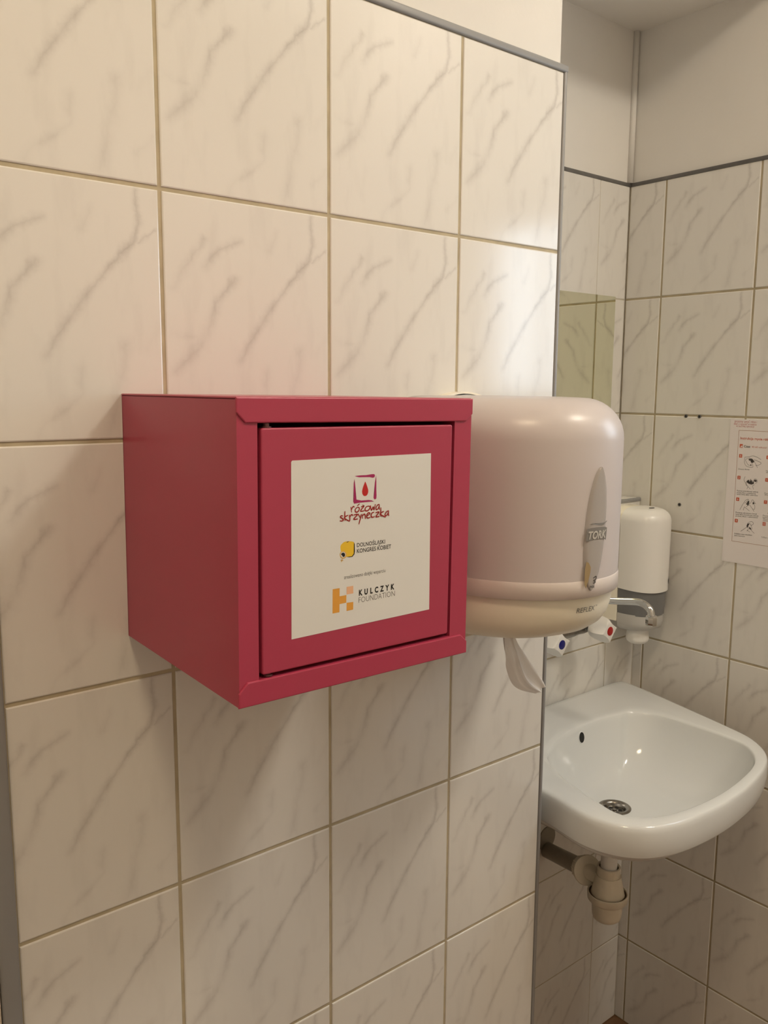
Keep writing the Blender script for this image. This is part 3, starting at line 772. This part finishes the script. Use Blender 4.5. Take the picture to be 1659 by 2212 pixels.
wprint('logo', 'mark', lambda b, o: (swoosh(b, o), logo_plate(b, o)))
wprint('lettering', 'light_grey', lambda b, o: text(b, 'TORK', -13.2, 13.4, -350.0, 8.6, dput, o, 'H', 0.035, 1.0, 0.15), 0.0036)
wprint('level_mark', 'brown', lambda b, o: poly(b, [(-11.4, -374.6), (-8.0, -376.5), (-4.6, -381.5), (-4.4, -386), (-5.0, -391), (-6.0, -397), (-8.0, -405), (-10.4, -400), (-11.6, -391), (-12.0, -382)], dput, o), 0.0030)
wprint('symbol', 'ink', lambda b, o: (stroke(b, [(0.5, -394), (4.5, -392.4), (4.6, -396), (1.5, -396.6), (4.5, -399), (1.0, -399.8)], 1.1, dput, o), text(b, 'M4', -2.8, 3.6, -405.6, 3.6, dput, o, 'H')), 0.0032)
# name on the base
def bput(u, v, off):
    x = u * MM
    y = -0.004 + 0.968 * (DY - DB * math.sqrt(max(0, 1 - (x / (DA * .968)) ** 2)))
    return (x, y - off, v * MM + 0.505)
bm = bmesh.new()
text(bm, 'REFLEX', -25.5, 3.0, -434.6, 5.4, bput, 0.0007, 'H', 0.0, 1.0, 0.2)
text(bm, 'TM', 4.4, 7.4, -430.6, 1.6, bput, 0.0007, 'H')
obj('lettering', bm, M['grey_print'], BASE)

# ---- sheet of tissue hanging out of the dispenser
PT = thing('paper_towel', 'thin white tissue hanging twisted from under the frosted dispenser', 'paper towel', (0.40, -0.11, -0.5))
Lp = [(.3840, -.112, -.486), (.3842, -.115, -.5039), (.3857, -.118, -.518), (.3945, -.112, -.5336), (.4095, -.108, -.5572), (.4262, -.106, -.57), (.4530, -.104, -.5807)]
Rp = [(.4000, -.108, -.486), (.4115, -.108, -.5054), (.4229, -.107, -.5178), (.4346, -.106, -.531), (.4464, -.105, -.5437), (.4610, -.104, -.5591), (.4722, -.103, -.5745)]
La, Ra = crom(Lp, 4, False), crom(Rp, 4, False)
gr = []
for i, (a, b) in enumerate(zip(La, Ra)):
    q = i / (len(La) - 1)
    row = []
    for j in range(17):
        s = j / 16
        p = a.lerp(b, s)
        fold = (0.55 + 0.6 * q) * 0.0075 * (1 - 0.65 * q * q) * (math.sin(s * math.pi * 3.2 + 0.6 + q) * (1 - s) ** 0.3 + 0.6 * math.sin(s * 7.1 * math.pi + q * 3) * (1 - s))
        row.append((p.x - 0.40, p.y + 0.11 + fold, p.z + 0.5))
    gr.append(row)
obj('tissue_sheet', loft(bmesh.new(), gr, False), M['tissue'], PT, True)

# ================================================================ sink
SK = thing('washbasin', 'white ceramic corner washbasin mounted on the tiled ledge wall', 'sink', (0.86, YL, -0.81))
so = Vector((-0.86, -YL, 0.81))
OUT = [(.87, .2638), (1.05, .2638), (1.146, .2636), (1.163, .246), (1.147, .168), (1.120, .060), (1.0995, -.020), (1.077, -.085), (1.025, -.139), (.937, -.169), (.815, -.183), (.70, -.1735), (.636, -.140), (.6085, -.076), (.6185, .02), (.608, .10), (.602, .18), (.601, .245), (.612, .2636)]
INN = [(.862, .1465), (.945, .146), (.985, .1375), (1.016, .131), (1.044, .088), (1.048, .016), (1.0465, -.04), (1.038, -.085), (1.0085, -.121), (.956, -.1455), (.85, -.1605), (.76, -.158), (.692, -.143), (.6555, -.108), (.6625, -.048), (.686, .030), (.7265, .098), (.776, .1255), (.82, .140)]
cO = [Vector((p.x, p.y)) for p in crom([(*p, 0) for p in OUT], 8)]
cI = [Vector((p.x, p.y)) for p in crom([(*p, 0) for p in INN], 8)]
cO = [Vector((p.x, min(p.y, .2645))) for p in cO]
DR = Vector((.850, .0435))
ZR = -0.8115
n = len(cO)
def lerp_loop(t, z):
    return [Vector((*(i + (o - i) * t), z)) for i, o in zip(cI, cO)]
def bowl_loop(rho, z):
    out_ = []
    for k, i in enumerate(cI):
        d = i - DR
        c = d.normalized() * 0.0195
        q = DR + c + (d - c) * rho
        out_.append(Vector((q.x, q.y, z)))
    return out_
DEP = 0.107
loops = []
for k in range(0, 19):
    rho = (k / 18) ** 0.75 * 0.990
    loops.append(bowl_loop(rho, ZR - 0.006 - DEP * (1 - rho ** 4.6) ** 0.9))
loops += [lerp_loop(t_, ZR - z_) for t_, z_ in ((0.0, 0.0048), (0.02, 0.0022), (0.07, 0.0006), (0.14, 0), (0.80, 0.0004), (0.90, 0.0018), (0.965, 0.0055), (1.0, 0.012))]
cen = Vector((.85, .06))
def under(s, z, keep=0.0):
    r_ = []
    for o in cO:
        q = cen + (o - cen) * s
        if o.y > 0.2:
            q.y = min(0.2645, q.y + keep * (o.y - q.y))
        r_.append(Vector((q.x, q.y, z)))
    return r_
for s, z, kp in ((1.002, .024, 1), (0.998, .038, 1), (0.988, .0495, 1), (0.986, .0510, 1), (0.968, .0520, 1), (0.958, .057, 1), (0.91, .068, 1), (0.82, .083, 1), (0.68, .100, 1), (0.50, .117, .6), (0.34, .130, .3), (0.20, .138, 0), (0.08, .140, 0)):
    loops.append(under(s, ZR - z, kp))
bm = loft(bmesh.new(), [[p + so for p in lp_] for lp_ in loops], True, False, True)
BASIN = obj('basin', bm, M['ceramic'], SK, True)
# drain
dz = ZR - 0.006 - DEP
dc = Vector((DR.x, DR.y, dz)) + so
bm = lathe(bmesh.new(), dc, (0, 0, 1), [(-0.012, 0.015), (-0.009, 0.0165), (-0.002, 0.0180), (0.0012, 0.0200), (0.0022, 0.0255), (0.0008, 0.0285), (-0.003, 0.0285)], 36, False)
DRN = obj('drain', bm, M['chrome_dull'], SK, True, angle=50)
bm = lathe(bmesh.new(), dc, (0, 0, 1), [(-0.0070, 0.0165), (-0.0055, 0.0165), (-0.0050, 0.004), (-0.0034, 0.0035), (-0.0032, 0.0008)], 30)
obj('drain_grate', bm, M['chrome_dull'], DRN, True, angle=40)
for k in range(6):
    a = math.radians(60 * k + 15)
    bm = lathe(bmesh.new(), dc + Vector((0.0098 * math.cos(a), 0.0098 * math.sin(a), -0.0051)), (0, 0, 1), [(-0.001, 0.0038), (0.0002, 0.0038)], 14)
    obj('drain_hole', bm, M['dark'], DRN)
# overflow opening in the rear wall of the bowl
oc = Vector((0.879, 0.1432, -0.835)) + so
bm = lathe(bmesh.new(), oc, (0.04, -1, 0.22), [(-0.004, 0.0068), (0.0000, 0.0074), (0.0004, 0.0080), (-0.002, 0.0092)], 24, False)
for v in bm.verts:
    v.co.z = oc.z + (v.co.z - oc.z) * 1.35
OV = obj('overflow_rim', bm, M['ceramic'], SK, True)
bm = lathe(bmesh.new(), oc, (0.04, -1, 0.22), [(-0.001, 0.0074), (0.0004, 0.0074)], 20)
for v in bm.verts:
    v.co.z = oc.z + (v.co.z - oc.z) * 1.35
obj('overflow_hole', bm, M['dark'], OV)

# ================================================================ bottle trap under the sink
TX, TY = 0.8475, 0.048
TR = thing('bottle_trap', 'cream plastic bottle trap with grey waste pipe under the washbasin', 'drain trap', (TX, TY, -1.14))
to = Vector((-TX, -TY, 1.14))
def turn(prof):
    return lathe(bmesh.new(), Vector((TX, TY, 0)) + to, (0, 0, 1), prof, 32)
obj('tail_pipe', turn([(-1.052, 0.0148), (-0.9517, 0.0148)]), M['white_plastic'], TR, True, angle=40)
obj('gasket', turn([(-1.046, 0.0185), (-1.0405, 0.0185)]), M['gasket'], TR)
obj('top_nut', turn([(-1.056, 0.0205), (-1.055, 0.0212), (-1.038, 0.0208), (-1.0375, 0.0200), (-1.0375, 0.0175), (-1.045, 0.0170)]), M['pale_plastic'], TR, True, angle=40)
obj('trap_body', turn([(-1.098, 0.0305), (-1.092, 0.0302), (-1.062, 0.0238), (-1.054, 0.0225)]), M['pale_plastic'], TR, True, angle=40)
obj('cup_gasket', turn([(-1.0945, 0.0335), (-1.0900, 0.0335)]), M['gasket'], TR)
obj('cup', turn([(-1.1400, 0.014), (-1.1395, 0.0205), (-1.136, 0.0245), (-1.130, 0.0262), (-1.104, 0.0278), (-1.103, 0.0330), (-1.100, 0.0356), (-1.0885, 0.0362), (-1.0875, 0.0354), (-1.0875, 0.0338), (-1.093, 0.0325)]), M['pale_plastic'], TR, True, angle=40)
pw = Vector((0.9385, YL, -1.1365))
pb = Vector((0.8490, 0.100, -1.069))
ax = (pw - pb).normalized()
p0 = Vector((TX, TY, -1.068)) + to
obj('outlet', lathe(bmesh.new(), p0, (pb - Vector((TX, TY, -1.068))), [(0.012, 0.0145), (0.050, 0.0145)], 24), M['pale_plastic'], TR, True, angle=40)
bm = lathe(bmesh.new(), pb + to, ax, [(-0.012, 0.016), (-0.012, 0.0265), (-0.0085, 0.0275), (-0.0070, 0.0240), (0.010, 0.0232), (0.0105, 0.0165)], 32)
NUT = obj('outlet_nut', bm, M['pale_plastic'], TR, True, angle=35)
for k in range(12):
    a = 2 * math.pi * k / 12
    u = ax.orthogonal().normalized()
    v = ax.cross(u)
    c = pb + to + (u * math.cos(a) + v * math.sin(a)) * 0.0234 + ax * 0.0015
    bm = tube(bmesh.new(), [c - ax * 0.0075, c + ax * 0.0080], 0.0011, 6)
    obj('grip_rib', bm, M['pale_plastic'], NUT)
obj('waste_pipe', lathe(bmesh.new(), pb + to, ax, [(0.0, 0.0158), ((pw - pb).length + 0.002, 0.0158)], 28), M['grey_pipe'], TR, True, angle=40)
obj('wall_socket', lathe(bmesh.new(), Vector((0.9365, YL + 0.0005, -1.110)) + to, (0, -1, 0), [(0, 0.026), (0.0025, 0.0255), (0.003, 0.020)], 30), M['grey_pipe'], TR, True, angle=40)

# ================================================================ tap
TP = thing('wall_tap', 'chrome two-handle wall tap with a bent spout over the washbasin', 'tap', (0.91, YL, -0.655))
tt = Vector((-0.91, -YL, 0.655))
ZB = -0.655
bm = tube(bmesh.new(), [Vector(p) + tt for p in ((0.838, 0.222, ZB), (0.852, 0.222, ZB), (0.866, 0.222, ZB), (0.885, 0.222, ZB), (0.935, 0.222, ZB), (0.952, 0.222, ZB), (0.968, 0.222, ZB), (0.982, 0.222, ZB))], [0.0125, 0.0135, 0.0125, 0.0145, 0.0145, 0.0125, 0.0135, 0.0125], 20)
BODY = obj('tap_body', bm, M['chrome_dull'], TP, True, angle=50)
for x in (0.838, 0.982):
    bm = lathe(bmesh.new(), Vector((x, 0.222, ZB)) + tt, (0, 1, 0), [(-0.002, 0.0115), (0.022, 0.0115), (0.0225, 0.0155), (0.033, 0.0155), (0.0335, 0.026), (0.043, 0.028)], 28)
    obj('wall_union', bm, M['chrome'], TP, True, angle=40)
    bm = lathe(bmesh.new(), Vector((x, 0.222, ZB)) + tt, (0, -1, 0), [(0, 0.0105), (0.012, 0.0120), (0.018, 0.0135), (0.023, 0.0110)], 24)
    obj('valve_stem', bm, M['chrome'], TP, True, angle=40)
    hb = bmesh.new()
    lps = []
    for y, r_, st in ((0.2030, 0.0150, 0.0), (0.2015, 0.0215, 0.05), (0.1950, 0.0250, 0.14), (0.1860, 0.0268, 0.26), (0.1780, 0.0270, 0.34), (0.1695, 0.0250, 0.38), (0.1660, 0.0232, 0.36), (0.1648, 0.0205, 0.32)):
        lps.append([Vector((x + r_ * (1 - st + st * (1 - abs(math.sin(2 * a)) ** 0.75)) * math.cos(a + 0.12), y, ZB + 0.002 + r_ * (1 - st + st * (1 - abs(math.sin(2 * a)) ** 0.75)) * math.sin(a + 0.12))) + tt for a in [2 * math.pi * k / 48 for k in range(48)]])
    loft(hb, lps, True, True, True)
    HD = obj('handle', hb, M['white_plastic'], TP, True, angle=40)
    HD['label'] = 'white star-shaped handle with a %s disc' % ('blue' if x < 0.9 else 'red')
    bm = lathe(bmesh.new(), Vector((x, 0.165, ZB + 0.002)) + tt, (0, -1, 0), [(0, 0.0088), (0.0007, 0.0088), (0.001, 0.0080), (0.0011, 0.001)], 24)
    obj('indicator_disc', bm, M['blue_plastic' if x < 0.9 else 'red_plastic'], HD, True, angle=40)
bm = lathe(bmesh.new(), Vector((0.91, 0.222, ZB)) + tt, (0, 0, 1), [(0.008, 0.011), (0.018, 0.011), (0.018, 0.0135), (0.032, 0.0135), (0.033, 0.010)], 24)
obj('swivel_nut', bm, M['chrome'], TP, True, angle=40)
sp_ = crom([(0.91, 0.222, -0.63), (0.91, 0.222, -0.600), (0.91, 0.2165, -0.5835), (0.91, 0.198, -0.578), (0.91, 0.150, -0.575), (0.91, 0.1143, -0.5712), (0.91, 0.075, -0.5645), (0.91, 0.056, -0.5620), (0.91, 0.042, -0.5645), (0.91, 0.0325, -0.5715), (0.91, 0.0288, -0.5815)], 5, False)
SPT = obj('spout', tube(bmesh.new(), [p + tt for p in sp_], 0.0064, 20), M['chrome'], TP, True, angle=40)
bm = lathe(bmesh.new(), Vector((0.91, 0.0284, -0.5795)) + tt, (0, 0, -1), [(0, 0.0065), (0.0015, 0.0095), (0.004, 0.0104), (0.0165, 0.0104), (0.0180, 0.0098), (0.0182, 0.0085), (0.016, 0.007)], 8)
obj('aerator', bm, M['chrome'], SPT, True, angle=25)

# ================================================================ soap dispenser
SX, SA = 1.1415, 0.0535
SD = thing('soap_dispenser', 'white wall soap dispenser with a smoky grey lower window in the corner', 'dispenser', (SX, YL, -0.71))
s0 = Vector((-SX, -YL, 0.71))
def splan(sx, sy, z, y0=0.2275, dep=0.071, n=28, p=1.25):
    r_ = []
    for k in range(n + 1):
        a = math.pi * k / n
        c, s = math.cos(a), math.sin(a)
        r_.append(Vector((SX - SA * sx * math.copysign(abs(c) ** (1 / p), c), y0 - dep * sy * abs(s) ** (1 / p), z)) + s0)
    return r_
lps = [splan(1, 1, z) for z in (-0.5935, -0.56, -0.52, -0.48, -0.455)]
# lower edge dips at the front
lps[0] = [Vector((v.x, v.y, v.z - 0.004 * max(0, (0.2275 - YL - v.y)) / 0.071)) for v in lps[0]]
for k in range(1, 9):
    a = math.radians(90 * k / 8)
    d = 0.026 * (1 - math.cos(a))
    lps.append(splan((SA - d) / SA, (0.071 - d) / 0.071, -0.455 + 0.026 * math.sin(a)))
lps.append(splan(0.25, 0.30, -0.4282))
lps.append(splan(0.02, 0.02, -0.4280))
bm = loft(bmesh.new(), lps, False)
SC = obj('cover', bm, M['white_plastic'], SD, True)
bm = lathe(bmesh.new(), Vector((SX, 0.192, -0.4288)) + s0, (0, 0, 1), [(0, 0.0075), (0.0012, 0.0075)], 18)
for v in bm.verts:
    v.co.y = (v.co.y - (0.192 - YL)) * 0.55 + (0.192 - YL)
obj('lock_hole', bm, M['pvc_dark'], SC)
bm = bmesh.new()
arcp = [(SX - SA, -0.664), (SX - SA, -0.462), (SX - SA + 0.008, -0.442), (SX - SA + 0.026, -0.4295), (SX + SA - 0.026, -0.4295), (SX + SA - 0.008, -0.442), (SX + SA, -0.462), (SX + SA, -0.664)]
va = [bm.verts.new(Vector((x, 0.2285, z)) + s0) for x, z in arcp]
vb = [bm.verts.new(Vector((x, YL, z)) + s0) for x, z in arcp]
bm.faces.new(va)
bm.faces.new(vb[::-1])
for i in range(len(arcp)):
    bm.faces.new((va[i], vb[i], vb[(i + 1) % len(arcp)], va[(i + 1) % len(arcp)]))
obj('back_housing', bm, M['cream_plastic'], SD, True, angle=35)
obj('smoky_window', loft(bmesh.new(), [splan(.96, .95, -0.585), splan(.955, .94, -0.625), splan(.94, .92, -0.648)], False, False, True), M['smoke'], SD, True, angle=50)
obj('push_bar', loft(bmesh.new(), [splan(.95, .90, -0.646), splan(.95, .90, -0.664), splan(.90, .86, -0.676), splan(.72, .68, -0.682)], False, False, True), M['light_grey'], SD, True, angle=60)
bm = lathe(bmesh.new(), Vector((1.132, 0.204, -0.674)) + s0, (0, 0, -1), [(0, 0.021), (0.006, 0.0212), (0.020, 0.0225), (0.028, 0.0235), (0.034, 0.0215), (0.038, 0.016), (0.040, 0.006)], 28)
obj('nozzle', bm, M['white_plastic'], SD, True)
# small logo low on the front right of the cover
def sput(u, v, off):
    k = max(-0.95, min(0.95, u * MM / SA))
    c = -k
    a = math.acos(max(-1, min(1, math.copysign(abs(c) ** 1.25, c))))
    return Vector((SX + k * SA, 0.2275 - 0.071 * abs(math.sin(a)) ** (1 / 1.25) - off, v * MM)) + s0
bm = bmesh.new()
cols = [22 + 16 * k / 8 for k in range(9)]
rr = [[bm.verts.new(sput(u, v, 0.0012)) for u in cols] for v in (-583.5, -575.0)]
for i in range(8):
    bm.faces.new((rr[0][i], rr[0][i + 1], rr[1][i + 1], rr[1][i]))
stroke(bm, [(22, -574), (27, -572.8), (33, -573.8), (38, -572.6)], 0.9, sput, 0.0012)
obj('logo', bm, M['grey_print'], SC)
bm = bmesh.new()
text(bm, 'TORK', 23.2, 37, -581.6, 4.6, sput, 0.0018, 'H', 0.02)
obj('lettering', bm, M['light_grey'], SC)

# ================================================================ mirror
MR = thing('wall_mirror', 'frameless greenish wall mirror above the tap beside the pier', 'mirror', (0.98, YB, LEDGE + .004))
mo = (-0.98, -YB, -LEDGE - .004)
obj('glass', shift(BX(0.79, 1.1682, YB - 0.0054, YB - 0.0052, LEDGE + .006, 0.0035), mo), M['mirror'], MR)
bm = bmesh.new()
for q in ((0.7885, 1.1697, 0.0035, 0.005), (0.7885, 1.1697, LEDGE + .0045, LEDGE + .006), (0.7885, 0.79, LEDGE + .006, 0.0035), (1.1682, 1.1697, LEDGE + .006, 0.0035)):
    box(bm, q[0], q[1], YB - 0.0054, YB - 0.0005, q[2], q[3])
box(bm, 0.79, 1.1682, YB - 0.0051, YB - 0.0005, LEDGE + .006, 0.0035)
obj('ground_edge', bm, M['mirror_edge'], MR)

# ================================================================ hand washing sheet on the right wall
PO = thing('poster', 'laminated hand washing instruction sheet with drawings of hands on the right wall', 'poster', (XR, 0.071, -0.2448))
pput = lambda u, v, off: (-0.0009 - off, -u * MM, v * MM)
bm = BX(-0.0009, -0.0003, -0.200, -0.0004, -0.281, 0.0)
obj('sheet', bm, M['sheet'], PO)
Pd = DATA['poster']
def pprint(name, m_, fn, off=0.00015):
    bm = bmesh.new()
    fn(bm, off)
    return obj(name, bm, M[m_], PO)
def border(b, o):
    c = [(18.9, -21.2), (181, -21.2), (181, -238.6), (18.9, -238.6)]
    for i in range(4):
        stroke(b, [c[i], c[(i + 1) % 4]], 0.7, pput, o)
pprint('border', 'orange_line', border)
pprint('lettering', 'rose', lambda b, o: (text(b, 'prosimy umyć ręce i', 9, 53.6, -6.2, 3.0, pput, o, 'x'), text(b, 'dbać o czystość w toalecie', 7.6, 53.2, -10.7, 2.4, pput, o, 'x'), text(b, 'w każdej sytuacji', 12.2, 48.5, -14.6, 2.2, pput, o, 'x')))
pprint('lettering', 'orange', lambda b, o: text(b, 'Instrukcja mycia rąk', 22.9, 78.5, -38.2, 4.6, pput, o, 'H', 0.012))
pprint('lettering', 'ink', lambda b, o: text(b, 'Czas:', 30.8, 44.1, -53.4, 4.2, pput, o, 'H', 0.02))
pprint('lettering', 'orange', lambda b, o: text(b, '40-60 sekund', 46.5, 75.3, -53.2, 3.2, pput, o, 'H', -0.01))
def badge(i, c, s):
    pprint('badge', 'orange', lambda b, o: poly(b, roundrect(c[0] - 3.1, c[0] + 3.1, c[1] - 3.4, c[1] + 3.4, 0.9), pput, o))
    wd = 0.45 if s == '1' else 1.0 if len(s) == 1 else 2.0
    pprint('lettering', 'sheet', lambda b, o: text(b, s, c[0] - wd, c[0] + wd, c[1] - 2, 4, pput, o, 'H'), 0.0003)
for i, s in enumerate(('0', '3', '6', '9', '1', '4', '7', '10', )):
    badge(i, Pd['badges'][i], s)
for i, s in enumerate(('2', '5', '8', '11')):
    badge(i, [137.0, Pd['badges'][i][1]], s)
c = Pd['tick'][0]
pprint('badge', 'orange', lambda b, o: (poly(b, roundrect(c[0] - 3.1, c[0] + 3.1, c[1] - 3.5, c[1] + 3.5, 0.6), pput, o)))
pprint('clock_face', 'sheet', lambda b, o: poly(b, [(c[0] - 1.8, c[1] - 2.4), (c[0] + 2.4, c[1] - 2.4), (c[0] + 2.4, c[1] + 0.6), (c[0] + 0.4, c[1] + 0.4)], pput, o), 0.0003)
caps = ['Zmocz dłonie', 'Pocieraj wewnętrzną częścią', 'prawej dłoni o grzbietową', 'część lewej dłoni i odwrotnie', 'Pocieraj obrotowo kciuk', 'lewej dłoni wewnętrzną częścią', 'prawej dłoni i odwrotnie', 'Dokładnie osusz ręcznikiem', 'jednorazowym']
for q, s in zip(Pd['cap'], caps):
    pprint('lettering', 'ink', lambda b, o: text(b, s, q[0][0], q[1][0], q[0][1], (q[2][1] - q[0][1]) * 0.66, pput, o, 'x', rise=q[1][1] - q[0][1]))
caps2 = [('Nabierz tyle mydła,', 40), ('aby pokryć dłonie', 36), ('Pocieraj wewnętrzne', 42), ('dłonie o siebie', 32), ('Pocieraj obrotowo', 40), ('palcami prawej', 34), ('dłoni o wewnętrzną', 42), ('część lewej dłoni', 36), ('Użyj ręcznika', 30)]
for q, (s, wd) in zip(Pd['cap2'], caps2):
    pprint('lettering', 'ink', lambda b, o: text(b, s, q[0][0], q[0][0] + wd, q[0][1], 1.5, pput, o, 'x'))
for hs in Pd['hands']:
    pprint('hand_drawing', 'ink', lambda b, o: [stroke(b, q, 0.55, pput, o) for q in hs])
pprint('hand_drawing', 'ink', lambda b, o: (poly(b, ellipse(46.5, -76.3, 4.6, 2.3, 12), pput, o), poly(b, ellipse(49.8, -79.6, 3.4, 2.6, 12), pput, o), stroke(b, [(47.2, -85), (47.4, -88)], 1.6, pput, o)))
pprint('hand_drawing', 'ink', lambda b, o: (poly(b, [(41, -120), (44, -115), (47, -119), (50, -114.5), (53, -120), (55, -116), (56, -122), (51, -124), (46, -123)], pput, o), poly(b, ellipse(58.5, -116, 3.0, 2.2, 10), pput, o)))
pprint('hand_drawing', 'ink', lambda b, o: (poly(b, [(43, -163), (46, -157), (49, -155.5), (49.5, -160), (47.5, -165)], pput, o), poly(b, [(56.6, -156), (60.5, -160), (56, -162)], pput, o)))
pprint('hand_drawing', 'ink', lambda b, o: (poly(b, [(47, -205), (49, -200.5), (53, -199), (51, -204), (49, -209)], pput, o), poly(b, [(52, -206), (56, -208), (57, -212), (53, -210)], pput, o)))
# hands of the columns outside the frame
for k in range(4):
    for col in (1, 2):
        pprint('hand_drawing', 'ink', lambda b, o: [stroke(b, [(p[0] + 55.5 * col, p[1] - 1.0) for p in q], 0.55, pput, o) for q in Pd['hands'][(k + col) % 4]])
